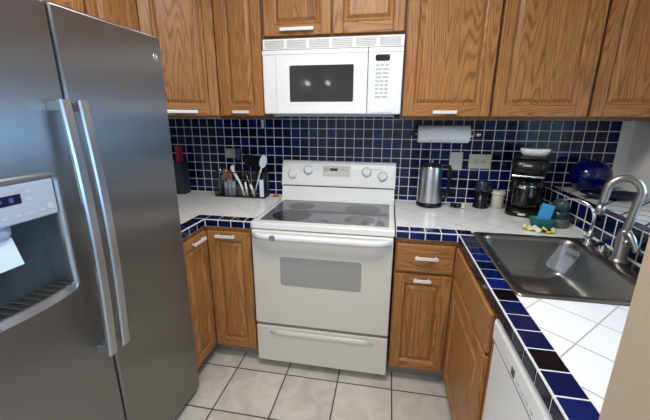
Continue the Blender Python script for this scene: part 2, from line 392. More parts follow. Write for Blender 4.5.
upper((.384, -.331, ZU), 0, .456, .329, ZU, [(.008, .448, (.224, .040, .122))], 'oak wall cabinet just right of the microwave with a bar pull')
upper((.842, -.331, ZU), 0, .452, .329, ZU, [(.004, .446, None)], 'oak wall cabinet above the coffee maker, second from the microwave')
upper((1.296, -.331, ZU), 0, .428, .329, ZU, [(.006, .42, None)], 'rightmost oak wall cabinet above the blue glass bowl')
# diagonal corner cabinet (prism)
t = thing('wall_cabinet', (-.955, -.612, ZU), 'diagonal oak corner wall cabinet beside the refrigerator top', 'cabinet', R(45))
b = MB(); Wd = .396; zz = ZT-ZU
def loc45(x, y):
    q = Vector((x+.955, y+.612, 0)); return Vector((q.x*.7071068+q.y*.7071068, -q.x*.7071068+q.y*.7071068, 0))
pts = [loc45(-.955, -.612), loc45(-.6755, -.3325), loc45(-.6755, -.002), loc45(-1.284, -.002), loc45(-1.284, -.612)]
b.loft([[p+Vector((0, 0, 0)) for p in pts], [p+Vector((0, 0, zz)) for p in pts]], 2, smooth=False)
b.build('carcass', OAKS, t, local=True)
add_door(t, .010, Wd-.012, .018, zz-.02, handle=(.165, .040, .17))
# left wall run above and beside the refrigerator (faces +x)
upper((-.955, -.932, ZU), R(90), .318, .328, ZU, [(.006, .312, None)], 'oak wall cabinet on the left wall beside the diagonal corner cabinet')
upper((-.955, -1.85, 1.84), R(90), .914, .328, 1.84, [(.006, .452, None), (.462, .908, None)], 'low oak cabinet above the refrigerator')
# soffit above the cabinets
s_ = MB(); s_.box(-1.284, 1.727, -.31, .012, ZT, 2.44); s_.box(-1.284, -.98, -1.85, -.31, ZT, 2.44); struct('trim_1', s_, WALL)
# base cabinets
def kick(b, x0, x1, y, d, mi=3): b.box(x0, x1, y, d, .0, .088, 0, mi)
t = thing('base_cabinet', (.390, -.628, 0), 'oak base cabinet with one drawer right of the range', 'cabinet')
b = MB(); b.box(0, .33, 0, .62, .088, .866, .0015, 0); kick(b, 0, .36, .055, .6); b.build('carcass', OAKS+[KICK], t, local=True)
add_door(t, .006, .292, .690, .842, slab=True, name='drawer', handle=(.155, .776, .115))
add_door(t, .006, .292, .098, .676, handle=(.143, .652, .088), st=.052)
t = thing('base_cabinet', (.703, -.640, 0), 'oak sink base cabinet between the drawer cabinet and the dishwasher', 'cabinet', R(-90))
b = MB(); b.box(.0, .608, 0, .018, .088, .866, .0015, 0); b.box(.59, .608, .018, .58, .088, .866); b.box(.0, .59, .018, .58, .088, .105); kick(b, .0, .608, .055, .5); b.build('carcass', OAKS+[KICK], t, local=True)
add_door(t, .012, .600, .690, .842, slab=True, name='false_drawer_front')
add_door(t, .012, .600, .098, .676, st=.062)
t = thing('base_cabinet', (-.95, -.3, 0), 'oak corner base cabinet with two angled doors left of the range', 'cabinet')
b = MB(); b.box(-1.28, -.390, -.628, -.01, .088, .866, .0015); b.box(-1.28, -.677, -.905, -.628, .088, .866, .0015)
b.box(-1.25, -.390, -.572, -.02, 0, .088, 0, 3); b.box(-1.25, -.735, -.905, -.572, 0, .088, 0, 3)
b.build('carcass', OAKS+[KICK], t)
def sub_door(t, wx, wy, rz, x0, x1, z0, z1, handle, st):
    """door on a carcass of another direction: built in its own frame, then turned"""
    f, p = door_mesh(x0, x1, z0, z1, 0, st=st)
    d = f.build('door', OAKS, t, local=True); d.location = (wx-t.location.x, wy-t.location.y, 0); d.rotation_euler = (0, 0, rz)
    p.build('raised_panel', OAKS, d, local=True)
    hx, hz, L = handle; h = MB()
    h.box(hx-L/2, hx+L/2, -.046, -.038, hz-.0085, hz+.0085, .002)
    for s in (-1, 1): h.box(hx+s*(L/2-.012)-.004, hx+s*(L/2-.012)+.004, -.039, -.02, hz-.005, hz+.005)
    h.build('handle', PULL, d, local=True)
sub_door(t, -.677, -.628, 0, .022, .280, .098, .842, (.137, .820, .115), .052)
sub_door(t, -.677, -.905, R(90), .004, .255, .098, .842, (.155, .815, .115), .052)

# ------------------------------------------------------------------ range
def make_range():
    t = thing('electric_range', (0, -.35, 0), 'white freestanding electric range with a glass cooktop', 'stove')
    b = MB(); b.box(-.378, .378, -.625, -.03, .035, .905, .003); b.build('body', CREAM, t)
    for sx in (-1, 1):
        for y in (-.60, -.08): MB().lathe([(.018, 0), (.018, .036)], (sx*.335, y, 0), 14).build('foot', BLACKM, t)
    MB().box(-.372, .372, -.634, -.60, .285, .885).build('gap_liner', BLACKM, t)
    # cooktop
    ct = MB(); ct.box(-.382, .382, -.662, -.10, .878, .913, .005, seg=3); ct = ct.build('cooktop', WHITE, t)
    g = MB(); g.box(-.352, .352, -.612, -.142, .908, .9150, .0008); g = g.build('glass_top', COOKG, ct)
    for x, y, r in ((-.198, -.500, .113), (-.195, -.285, .086), (.195, -.288, .108), (.193, -.518, .086)):
        q = MB(); q.lathe([(r, .9151), (r, .9156), (r-.004, .9156)], (x, y, 0), 48, 1, cap0=False, cap1=False, smooth=False); q.lathe([(r-.004, .9151), (r-.004, .9156)], (x, y, 0), 48, 0, cap0=False)
        q.build('burner', [BURN, BURN2], ct)
    q = MB(); q.lathe([(.028, .9151), (.028, .9156)], (0, 0, 0), 28, M=Matrix.Diagonal((1, .42, 1)).to_3x3()); bmesh.ops.translate(q.bm, vec=(0.0, -.572, 0), verts=q.bm.verts); q.build('hot_surface_light', BURN, ct)
    # backguard
    g = MB(); P = [(-.142, .912), (-.100, .925), (-.086, 1.000), (-.02, 1.000), (-.02, .905), (-.142, .905)]
    g.loft([[Vector((x, y, z)) for y, z in P] for x in (-.381, .381)], smooth=False); g.build('riser', WHITE, t)
    g = MB(); g.box(-.374, .374, -.080, -.022, .999, 1.008); g.build('shadow_gap', BLACKM, t)
    P = [(-.088, 1.008), (-.091, 1.015), (-.088, 1.03), (-.068, 1.125), (-.060, 1.155), (-.046, 1.170), (-.025, 1.172), (-.015, 1.16), (-.015, 1.008)]
    g = MB()
    g.loft([[Vector((sx*xx, y, z-dz)) for y, z in P] for sx, xx, dz in ((-1, .384, .006), (-1, .378, 0), (1, .378, 0), (1, .384, .006))], smooth=False)
    cp = g.build('control_panel', WHITE, t)
    ang = math.atan2(.020, .095)
    def pm(x, z, dy=0):   # point on the sloped face
        return Vector((x, -.088+(z-1.03)*.2105-dy, z))
    nrm = Vector((0, -math.cos(ang), math.sin(ang))); up = Vector((0, math.sin(ang), math.cos(ang)))
    F = Matrix((Vector((1, 0, 0)), up, nrm)).transposed()
    def plate(x0, x1, z0, z1, th, mt, name, par, bevel=.001):
        q = MB(); q.box(x0, x1, z0, z1, 0, th, bevel, M=Matrix.Translation(pm(0, 1.03)) @ F.to_4x4()); return q.build(name, mt, par)
    d = plate(-.100, .088, .044, .118, .002, BEIGEP, 'display_panel', cp)
    for i, (x0, x1, z0, z1, mt) in enumerate([(-.052, .002, .082, .100, DISP)]): plate(x0, x1, z0, z1, .003, mt, 'clock_display', cp)
    q = MB(); Mx = Matrix.Translation(pm(0, 1.03)) @ F.to_4x4()
    for i in range(7): MB().box(-.088+i*.024, -.076+i*.024, .052, .060, .002, .0030, M=Mx).build('button', BTN, cp)
    pm_ = mat('faint_print', (.34, .32, .26), .6)
    for i in range(3): MB().box(-.090+i*.012, -.083+i*.012, .078, .104, .002, .0028, M=Mx).build('indicator', pm_, cp); MB().box(.020+i*.018, .032+i*.018, .086, .092, .002, .0028, M=Mx).build('indicator', pm_, cp)
    q.box(.12+.06, .30, .100, .103, 0, .0008, M=Mx); q.build('printed_line', pm_, cp)
    for i, (x, z) in enumerate([(-.308, 1.083), (-.199, 1.112), (.196, 1.110), (.300, 1.085)]):
        M3 = F
        q = MB(); q.lathe([(.034, 0), (.034, .003), (.025, .005), (.023, .020), (.020, .023)], pm(x, z), 28, M=M3)
        q.box(-.0055, .0055, -.026, .026, .018, .032, .003, M=Matrix.Translation(pm(x, z)) @ F.to_4x4() @ Matrix.Rotation(R(-8), 4, 'Z'))
        q.build('knob', WPLAS, cp)
    # door
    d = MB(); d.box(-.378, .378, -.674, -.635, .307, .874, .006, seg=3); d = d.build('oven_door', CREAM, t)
    q = MB(); q.loft([[Vector((p.x, yy, p.y)) for p in rrect(-.222, .222, .560, .730, .016, 0)] for yy in (-.673, -.6752)], smooth=False); q.build('oven_window', OVENG, d)
    h = MB()
    L = []
    for k in range(17):
        x = -.366+.732*k/16; e = min(1, min(k, 16-k)/1.6); yy = -.676-.032*e**.6
        L.append([Vector((x, yy-.008+dy, .853+dz)) for dy, dz in ((-.006, -.016), (-.010, -.006), (-.010, .008), (-.004, .017), (.012, .017), (.014, .012), (.012, -.016))])
    h.loft(L); h.box(-.374, .374, -.678, -.670, .838, .872, .002); h.build('door_handle', WHITE, d)
    q = MB(); q.lathe([(.0165, 0), (.0165, .003), (.014, .004)], (-.243, -.7255, .853), 24, axis='y'); bd = q.build('round_badge', mat('badge_pewter', (.20, .20, .19), .4), d)
    bd['label'] = 'small round grey badge'
    # drawer
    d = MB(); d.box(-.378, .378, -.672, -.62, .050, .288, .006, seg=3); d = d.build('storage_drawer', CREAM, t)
    q = MB()
    prof = [(-.671, .268), (-.6745, .256), (-.6785, .243), (-.6780, .239), (-.671, .236)]
    L = []
    for k in range(13):
        x = -.30+.60*k/12; e = 1 if 0 < k < 12 else .12
        L.append([Vector((x, -.671+(y+.671)*e, z)) for y, z in prof])
    q.loft(L, smooth=True); q.build('finger_pull', CREAM, d)
make_range()

# ------------------------------------------------------------------ microwave
def make_micro():
    t = thing('microwave', (0, -.2, 1.468), 'white over-the-range microwave fixed under the low cabinet', 'microwave')
    MB().box(-.380, .380, -.345, -.003, 1.476, 1.866, .003).build('body', WPLAS, t)
    MB().box(-.345, .345, -.33, -.03, 1.462, 1.477, .003).build('underside_plate', GPLAS, t)
    # vent grille
    g = MB(); g.box(-.380, .380, -.372, -.344, 1.812, 1.866, .003)
    for k in range(5):
        for j in range(6): g.box(-.365+j*.124, -.365+j*.124+.108, -.376, -.370, 1.820+k*.0085, 1.8245+k*.0085, .0008, 1)
    g.build('vent_grille', [WPLAS, mat('grille_slots', (.62, .63, .61), .5)], t)
    # door
    d = MB(); d.box(-.380, .199, -.386, -.345, 1.476, 1.808, .007, seg=3); d = d.build('door', WHITE, t)
    MB().box(-.3795, .1985, -.3890, -.384, 1.784, 1.807, .003).build('door_top_rail', WHITE, d)
    q = MB(); q.loft([[Vector((p.x, yy, p.y)) for p in rrect(-.250, .150, 1.525, 1.745, .010, 0)] for yy in (-.3855, -.3872)], smooth=False); w_ = q.build('window_surround', WPLAS, d)
    q = MB(); q.loft([[Vector((p.x, yy, p.y)) for p in rrect(-.226, .126, 1.541, 1.729, .008, 0)] for yy in (-.386, -.3880)], smooth=False); q.build('door_glass', GLASSB, d)
    MB().box(-.3045, -.3025, -.3868, -.385, 1.48, 1.785).build('door_seam', BTN, d)
    # control panel
    c = MB(); c.box(.2015, .380, -.386, -.345, 1.476, 1.808, .007, seg=3); c = c.build('control_panel', WHITE, t)
    MB().box(.202, .3795, -.3890, -.384, 1.784, 1.807, .003).build('panel_top_rail', WHITE, c)
    q = MB(); q.loft([[Vector((p.x, yy, p.y)) for p in rrect(.238, .312, 1.742, 1.772, .010, 0)] for yy in (-.3855, -.3885)], smooth=False); q.build('clock_display', GLASSB, c)
    n = 0
    kp = MB()
    for r_, cols in enumerate([3, 2, 2, 2, 3, 3, 3, 3, 2]):
        z = 1.722-r_*.0195
        for k in range(cols):
            wx = .072/cols; x = .238+k*wx
            kp.box(x+.003, x+wx-.003, -.3868, -.3855, z-.006, z+.004, .0004)
    kp.build('keypad', BTN, c)
    q = MB(); q.loft([[Vector((p.x, yy, p.y)) for p in rrect(.222, .340, 1.487, 1.530, .010, 0)] for yy in (-.3855, -.3895)], smooth=False); q.build('open_button', WPLAS, c)
make_micro()

# ------------------------------------------------------------------ refrigerator
def make_fridge():
    t = thing('refrigerator', (-.95, -1.371, 0), 'side-by-side stainless refrigerator with ice and water dispenser', 'refrigerator')
    MB().box(-1.275, -.712, -1.824, -.918, .02, 1.765, .004).build('cabinet', mat('fridge_side_grey', (.20, .20, .21), .45), t)
    MB().box(-1.2, -.70, -1.80, -.94, .0, .055).build('toe_grille', BLACKM, t)
    for y in (-.955, -1.785): MB().box(-.74, -.655, y-.03, y+.03, 1.765, 1.782, .006).build('hinge_cover', GPLAS, t)
    for y in (-.945, -1.80): MB().lathe([(.02, 0), (.02, .03)], (-.68, y, 0), 16).build('foot', BLACK, t)
    MB().box(-.714, -.700, -1.815, -.927, .06, 1.765).build('door_gasket', BLACKM, t)
    # doors
    x0, x1 = -.702, -.625
    rd = MB(); rd.box(x0, x1, -1.396, -.914, .036, 1.774, .009, seg=4); rd = rd.build('refrigerator_door', SS, t)
    H0, H1, V0, V1 = -1.742, -1.484, .938, 1.302
    fd = MB()
    loops = []
    Y0, Y1, Z0, Z1 = -1.826, -1.404, .036, 1.774
    def rl(i, x): return [Vector((x, p.x, p.y)) for p in rrect(Y0+i, Y1-i, Z0+i, Z1-i, .006, 0, 4)]
    def hl(x, i=0, r=.018): return [Vector((x, p.x, p.y)) for p in rrect(H0-i, H1+i, V0-i, V1+i, r, 0, 4)]
    fd.loft([rl(0, x0), rl(0, x1-.009), rl(.0026, x1-.0026), rl(.009, x1), hl(x1), hl(x0+.002)], smooth=False, cap0=False, cap1=False)
    fd.bm.verts.index_update()
    fdo = fd.build('freezer_door', SS, t)
    MB().box(-.6995, -.690, -1.78, -1.44, .90, 1.34).build('dispenser_back', mat('dispenser_cavity', (.035, .045, .05), .3), fdo)
    # bezel ring
    bz = MB()
    def ring(i, x, r): return [Vector((x, p.x, p.y)) for p in rrect(H0-i, H1+i, V0-i, V1+i, r, 0, 5)]
    bz.loft([ring(.008, x1-.002, .024), ring(.007, x1+.005, .023), ring(.002, x1+.010, .020), ring(-.003, x1+.010, .016), ring(-.010, x1+.002, .012), ring(-.013, x1-.02, .010), ring(-.016, x0+.006, .008)], smooth=True, cap0=False, cap1=False)
    bz = bz.build('dispenser_bezel', mat('satin_bezel', (.40, .41, .43), .25, .9), fdo)
    cav = mat('dispenser_liner', (.07, .085, .09), .3)
    cb = MB(); cb.quad([(x0+.010, H0, V0), (x0+.010, H1, V0), (x0+.010, H1, V1), (x0+.010, H0, V1)]); cb.build('dispenser_liner', cav, fdo)
    # control panel
    cp = MB(); cp.box(-.675, x1+.006, H0+.013, H1-.013, 1.188, 1.292, .005, seg=3); cp = cp.build('dispenser_panel', LGPLAS, fdo)
    MB().box(x1+.004, x1+.0072, -1.668, -1.592, 1.240, 1.266, .001).build('display', DISP, cp)
    q = MB(); q.box(x1+.005, x1+.0076, -1.655, -1.640, 1.250, 1.256); q.box(x1+.005, x1+.0076, -1.622, -1.612, 1.247, 1.259); q.build('display_digits', mat('display_blue', (.05, .07, .22), .4), cp)
    q = MB()
    for y, z in ((-1.572, 1.268), (-1.572, 1.248)): q.box(x1+.005, x1+.0072, y-.006, y+.006, z-.004, z+.004)
    for k in range(6): q.box(x1+.005, x1+.0070, -1.716+k*.033, -1.700+k*.033, 1.206, 1.212)
    q.box(x1+.005, x1+.0068, -1.69, -1.553, 1.274, 1.2755); q.box(x1+.005, x1+.0068, -1.69, -1.553, 1.2315, 1.233); q.box(x1+.005, x1+.0068, -1.553, -1.5515, 1.2315, 1.2755)
    q.lathe([(.009, 0), (.009, .0018)], (x1+.0055, -1.520, 1.216), 18, axis='x'); q.build('buttons', GPLAS, cp)
    # nozzle and paddle
    q = MB(); q.lathe([(.022, 1.150), (.028, 1.162), (.030, 1.190)], (-.660, -1.64, 0), 20); q.build('nozzle', LGPLAS, fdo)
    q = MB(); q.loft([[Vector((-.655+dx, y, z)) for dx, y, z in s] for s in (
        [(-.012, -1.662, 1.15), (.006, -1.662, 1.15), (.006, -1.616, 1.15), (-.012, -1.616, 1.15)],
        [(-.002, -1.676, 1.068), (.008, -1.676, 1.068), (.008, -1.602, 1.068), (-.002, -1.602, 1.068)])], smooth=False); q.build('paddle', LBLUE, fdo)
    # drip tray: curved shelf with a grille
    q = MB(); n = 14
    def arc(x, z, inset=0):
        return [Vector((x, H0+.004+inset, z))]+[Vector((x1+.006+.014*math.sin(math.pi*k/n)-inset, H0+.004+inset+(H1-H0-.008-2*inset)*k/n, z)) for k in range(n+1)]+[Vector((x, H1-.004-inset, z))]
    q.loft([arc(x0+.012, .934), arc(x0+.012, .958)], smooth=False); tr = q.build('drip_tray', mat('tray_trim', (.50, .50, .51), .3, .8), fdo)
    q = MB(); q.loft([arc(x0+.014, .9582, .010), arc(x0+.014, .9590, .010)], smooth=False)
    q.build('tray_well', BLACKM, tr)
    q = MB()
    for k in range(9):
        yy = H0+.03+k*.025; q.box(x0+.016, x1+.002+.010*math.sin(math.pi*(yy-H0)/(H1-H0)), yy, yy+.007, .959, .962, M=None)
    q.build('tray_grille', mat('tray_bars', (.04, .045, .045), .35), tr)
    # handles: bowed flat bars standing off the doors
    for y, par, py in ((-1.452, fdo, -1.452), (-1.393, rd, -1.383)):
        q = MB(); L = []; n = 24
        for k in range(n+1):
            s = k/n; z = .668+(1.507-.668)*s; xo = x1+.050+.018*math.sin(math.pi*s)
            L.append([Vector((xo+dx, y+dy, z)) for dx, dy in ((-.007, -.0175), (.002, -.0175), (.006, -.012), (.006, .012), (.002, .0175), (-.007, .0175))])
        q.loft(L, smooth=False)
        for z in (.674, 1.475): q.box(x1-.001, x1+.052, py-.012, py+.012, z, z+.027, .003)
        q.build('door_handle', SSB, par)
    # badge
    q = MB(); q.lathe([(.0175, 0), (.0175, .0015), (.0155, .0025)], (x1, -.957, 1.693), 32, axis='x'); lg = q.build('round_badge', mat('badge_grey', (.30, .31, .33), .25, .9), rd)
    q = MB()
    for cy, sgn in ((-.9615, 1), (-.9525, 1)):
        q.tube([(x1+.003, cy+.0038*math.cos(a)*sgn, 1.693+.006*math.sin(a)) for a in [R(50+i*29) for i in range(11)]], .0008, 6)
    q.tube([(x1+.003, -.9615, 1.692), (x1+.003, -.957, 1.692), (x1+.003, -.9575, 1.687)], .0008, 6); q.tube([(x1+.003, -.9555, 1.6935), (x1+.003, -.950, 1.6935)], .0008, 6)
    q.lathe([(.0165, .0022), (.0165, .003), (.0155, .003)], (x1, -.957, 1.693), 32, axis='x', cap0=False, cap1=False)
    q.build('monogram', CHROME, lg)
make_fridge()

# ------------------------------------------------------------------ dishwasher
t = thing('dishwasher', (.98, -1.56, 0), 'white dishwasher under the worktop beside the sink cabinet', 'dishwasher')
MB().box(.728, 1.28, -1.862, -1.262, .10, .864).build('tub_body', GPLAS, t)
MB().box(.76, 1.2, -1.86, -1.262, 0, .10).build('toe_panel', BLACKM, t)
d = MB(); d.box(.701, .730, -1.862, -1.258, .12, .752, .005, seg=3); d = d.build('door', WHITE, t)
q = MB(); P = [(.730, .842), (.712, .842), (.697, .836), (.694, .826), (.6945, .770), (.699, .760), (.730, .760)]
q.loft([[Vector((x, y, z)) for x, z in P] for y in (-1.862, -1.258)], smooth=False); cp = q.build('control_panel', WHITE, t)
MB().box(.702, .728, -1.860, -1.262, .751, .761).build('shadow_gap', BLACKM, t)
MB().box(.6935, .6950, -1.456, -1.432, .777, .801).build('display', GLASSB, cp)
for k in range(8): MB().box(.6930, .6950, -1.49-k*.030, -1.475-k*.030, .782, .790).build('button', BTN, cp)
for k in range(5): MB().box(.6936, .6950, -1.34-k*.018, -1.33-k*.018, .790, .7925).build('indicator', BTN, cp)

# ------------------------------------------------------------------ sink and taps
t = thing('kitchen_sink', (1.02, -.925, .912), 'single bowl stainless drop-in sink in the right worktop', 'sink')
q = MB()
def sl(x0, x1, y0, y1, r, z): return rrect(x0, x1, y0, y1, r, z, 6)
q.loft([sl(.753, 1.288, -1.238, -.613, .022, .9125), sl(.754, 1.287, -1.237, -.614, .022, .917), sl(.758, 1.283, -1.233, -.618, .02, .9195),
        sl(.780, 1.192, -1.212, -.640, .05, .9185), sl(.786, 1.186, -1.206, -.646, .05, .915), sl(.790, 1.182, -1.202, -.650, .052, .900),
        sl(.806, 1.166, -1.186, -.668, .062, .765), sl(.824, 1.148, -1.168, -.686, .07, .742), sl(.86, 1.11, -1.13, -.72, .08, .733), sl(.94, 1.03, -1.0, -.86, .04, .729), sl(.94, 1.03, -1.0, -.86, .04, .7265), sl(.86, 1.11, -1.13, -.72, .08, .7305), sl(.822, 1.150, -1.170, -.684, .07, .740), sl(.803, 1.169, -1.189, -.665, .062, .765), sl(.794, 1.184, -1.204, -.648, .052, .900), sl(.794, 1.255, -1.208, -.648, .03, .9125), sl(.753, 1.288, -1.238, -.613, .022, .9125)], cap0=False, cap1=False)
q.build('sink_bowl', SINK, t)
q = MB(); q.lathe([(.045, .7292), (.045, .7315), (.036, .7320), (.030, .7300), (.006, .7300), (.005, .738)], (.985, -.93, 0), 28); q.build('drain', CHROME, t)
# big gooseneck faucet
t = thing('gooseneck_faucet', (1.24, -.88, .919), 'brushed nickel gooseneck faucet at the right edge of the sink', 'faucet')
q = MB(); q.lathe([(.031, .9185), (.031, .924), (.026, .928), (.0235, .935), (.0235, 1.03), (.021, 1.042), (.0175, 1.05)], (1.24, -.88, 0), 28)
q.build('body', NICK, t)
q = MB(); pts = [(1.24, -.88, 1.04), (1.246, -.888, 1.13)]+[(1.203+.048*math.cos(R(a)), -.893+.016*(1-math.cos(R(a))), 1.190+.056*math.sin(R(a))) for a in range(0, 171, 15)]+[(1.150, -.861, 1.135)]
q.tube(cr(pts, 4), .0140, 18); q.build('spout', NICK, t)
q = MB(); q.tube([(1.150, -.861, 1.139), (1.146, -.859, 1.100)], [.0155, .0165], 18); q.build('spray_head', NICK, t)
q = MB(); q.tube([(1.24, -.88, 1.0), (1.243, -.915, 1.003)], .016, 16); q.tube(cr([(1.230, -.905, 1.035), (1.232, -.918, 1.038), (1.238, -.940, 1.012), (1.244, -.955, .985)], 4), [.014]*4+[.013]*4+[.011]*5, 12); q.build('lever', NICK, t)
# small filtered water tap
t = thing('filter_tap', (1.222, -.70, .919), 'small slim chrome tap with a thin curved spout behind the sink', 'faucet')
q = MB(); q.lathe([(.022, .9185), (.022, .924), (.015, .930), (.012, .95), (.014, .965), (.010, .975), (.006, .985)], (1.222, -.70, 0), 22); q.build('base', CHROME, t)
q = MB(); q.tube(cr([(1.222, -.70, .98), (1.222, -.70, 1.04), (1.212, -.682, 1.085), (1.185, -.645, 1.105), (1.152, -.605, 1.100), (1.138, -.59, 1.075)], 6), .0048, 10); q.build('spout', CHROME, t)
q = MB(); q.tube([(1.222, -.70, .955), (1.195, -.72, .962), (1.178, -.732, .975)], [.006, .005, .004], 10); q.build('lever', CHROME, t)
t = thing('soap_pump', (1.236, -.775, .919), 'low black and chrome button beside the slim tap', 'dispenser')
q = MB(); q.lathe([(.022, .9185), (.022, .925), (.016, .930), (.015, .945), (.010, .948)], (1.236, -.775, 0), 22); q.build('collar', CHROME, t)
q = MB(); q.tube([(1.236, -.775, .948), (1.22, -.785, .956), (1.195, -.80, .952)], [.009, .008, .006], 10); q.build('nozzle', BLACK, t)
# clear plastic tub in the bowl
t = thing('plastic_tub', (1.10, -.76, .76), 'clear plastic tub lying tilted in the back corner of the sink', 'container')
q = MB(); Mt = Matrix.Translation((1.135, -.722, .835)) @ Matrix.Rotation(R(24), 4, 'Z') @ Matrix.Rotation(R(-52), 4, 'Y') @ Matrix.Rotation(R(10), 4, 'X')
def tl(s, z, r=.014): return [Mt @ v for v in rrect(-.055*s, .055*s, -.042*s, .042*s, r, z, 4)]
q.loft([tl(.86, -.03), tl(.9, -.027), tl(1.0, .03), tl(1.08, .032), tl(1.08, .034), tl(.985, .030), tl(.88, -.024), tl(.84, -.026)], cap0=True, cap1=True)
q.build('tub', CLOUDP, t)

# ------------------------------------------------------------------ things on the counter, right of the range
def kettle():
    t = thing('electric_kettle', (.602, -.10, .912), 'cylindrical stainless electric kettle with black handle and base', 'kettle')
    c = (.602, -.10, 0)
    MB().lathe([(.078, .9125), (.080, .918), (.080, .930), (.074, .938)], c, 36).build('base', BLACK, t)
    MB().lathe([(.071, .936), (.071, .945), (.066, 1.05), (.062, 1.160), (.061, 1.166)], c, 40).build('body', STEELK, t)
    l = MB().lathe([(.062, 1.164), (.062, 1.172), (.055, 1.180), (.02, 1.184), (.0, 1.184)], c, 36, cap1=False).build('lid', BLACK, t)
    MB().lathe([(.008, 1.183), (.008, 1.192), (.010, 1.196), (.006, 1.200)], c, 16).build('lid_knob', CHROME, l)
    q = MB(); q.loft([[Vector(p) for p in s] for s in ([(.553, -.115, 1.168), (.553, -.085, 1.168), (.56, -.08, 1.125), (.56, -.12, 1.125)], [(.523, -.106, 1.166), (.523, -.094, 1.166), (.543, -.095, 1.138), (.543, -.105, 1.138)])], smooth=False); q.build('spout', BLACK, t)
    q = MB(); q.tube(cr([(.655, -.10, 1.165), (.690, -.102, 1.172), (.712, -.104, 1.150), (.712, -.104, 1.06), (.705, -.104, .985), (.672, -.10, .965)], 5), [.011]*26, 12); q.build('handle', BLACK, t)
kettle()
# paper towel holder and roll
t = thing('towel_holder', (.66, -.005, 1.36), 'chrome paper towel holder fixed on the navy tiles', 'holder')
q = MB(); q.tube([(.485, -.095, 1.362), (.850, -.095, 1.362)], .006, 12)
q.lathe([(.014, 0), (.014, .02), (.009, .026)], (.842, -.095, 1.362), 16, axis='x'); q.build('bar', CHROME, t)
for x in (.490, .832):
    q = MB(); q.tube([(x, -.006, 1.362), (x, -.095, 1.362)], .006, 10); q.lathe([(.022, 0), (.022, .006)], (x, -.0055, 1.362), 20, axis='y'); q.build('bracket', CHROME if x > .6 else BLACK, t)
q = MB(); L = []
q.lathe([(.020, .503), (.050, .503), (.052, .506), (.052, .797), (.050, .800), (.020, .800)], (0, -.095, 1.362), 36, axis='x', cap0=False, cap1=False)
q.lathe([(.020, .503), (.020, .800)], (0, -.095, 1.362), 24, axis='x', cap0=False, cap1=False)
o = q.build('paper_towel_roll', PAPER, loc=(.65, -.095, 1.31)); tag(o, 'white paper towel roll hanging on the chrome holder', 'paper towel')
# wall plates
def plate(name, x0, x1, z0, z1, mt, label, cat, dets):
    t = thing(name, ((x0+x1)/2, -.006, (z0+z1)/2), label, cat)
    MB().box(x0, x1, -.0125, -.0052, z0, z1, .002).build('cover_plate', mt, t)
    for nm, a, mm in dets: MB().box(*a).build(nm, mm, t)
plate('switch_plate', .718, .797, 1.132, 1.246, BEIGEP, 'upright blank ivory wall plate on the tiles beside the kettle', 'wall plate',
      [('screw', (.7555, .7595, -.0135, -.012, 1.212, 1.216), MARK), ('screw', (.7555, .7595, -.0135, -.012, 1.160, 1.164), MARK)])
IV2 = mat('outlet_face', (.50, .48, .43), .4)
plate('wall_outlet', .836, .966, 1.146, 1.236, BEIGEP, 'ivory wall outlet plate mounted sideways right of the blank plate', 'outlet',
      [('receptacle', (.862, .896, -.0145, -.012, 1.176, 1.206), IV2), ('receptacle', (.906, .940, -.0145, -.012, 1.176, 1.206), IV2)]+
      [('slot', (x, x+.003, -.0150, -.0140, z, z+.008), BLACK) for x in (.872, .884, .916, .928) for z in (1.186,)])
plate('wall_outlet', -.832, -.742, 1.172, 1.238, mat('tarnished_plate', (.36, .36, .33), .35), 'dull grey wall outlet plate behind the utensil caddy', 'outlet',
      [('receptacle', (-.815, -.790, -.0145, -.012, 1.190, 1.222), IV2)])
t = thing('power_plug', (-.70, -.012, 1.16), 'dark blue plug with a cord in the outlet behind the caddy', 'plug')
MB().box(-.738, -.705, -.045, -.0055, 1.165, 1.242, .006).build('plug_body', mat('navy_plastic', (.02, .035, .09), .35), t)
q = MB(); q.tube(cr([(-.72, -.04, 1.168), (-.72, -.045, 1.12), (-.70, -.03, 1.05), (-.70, -.02, .98)], 5), .004, 8); q.build('cord', BLACK, t)
t = thing('adhesive_hook', (-.538, -.006, 1.38), 'small white adhesive hook on the tiles below the narrow cabinet', 'hook')
MB().box(-.547, -.529, -.0095, -.0052, 1.382, 1.440, .002).build('backing', WPLAS, t)
q = MB(); q.tube([(-.538, -.009, 1.405), (-.538, -.018, 1.392), (-.538, -.022, 1.400)], .0035, 8); q.build('hook_prong', WPLAS, t)
# coil of cord
q = MB(); pts = []
for k in range(40):
    a = k*.62; rr_ = .024+.008*math.sin(k*1.3); pts.append((.772+rr_*math.cos(a)*1.35, -.128+rr_*math.sin(a)*.8, .918+.018*abs(math.sin(k*.45))))
t = thing('charging_cable', (.772, -.128, .912), 'small loose coil of black cord on the worktop beside the kettle', 'cord')
q.tube(pts, .0045, 8); q.build('coil', BLACK, t)
q = MB(); q.box(.792, .812, -.150, -.136, .914, .944, .004); q.build('plug', WPLAS, t)
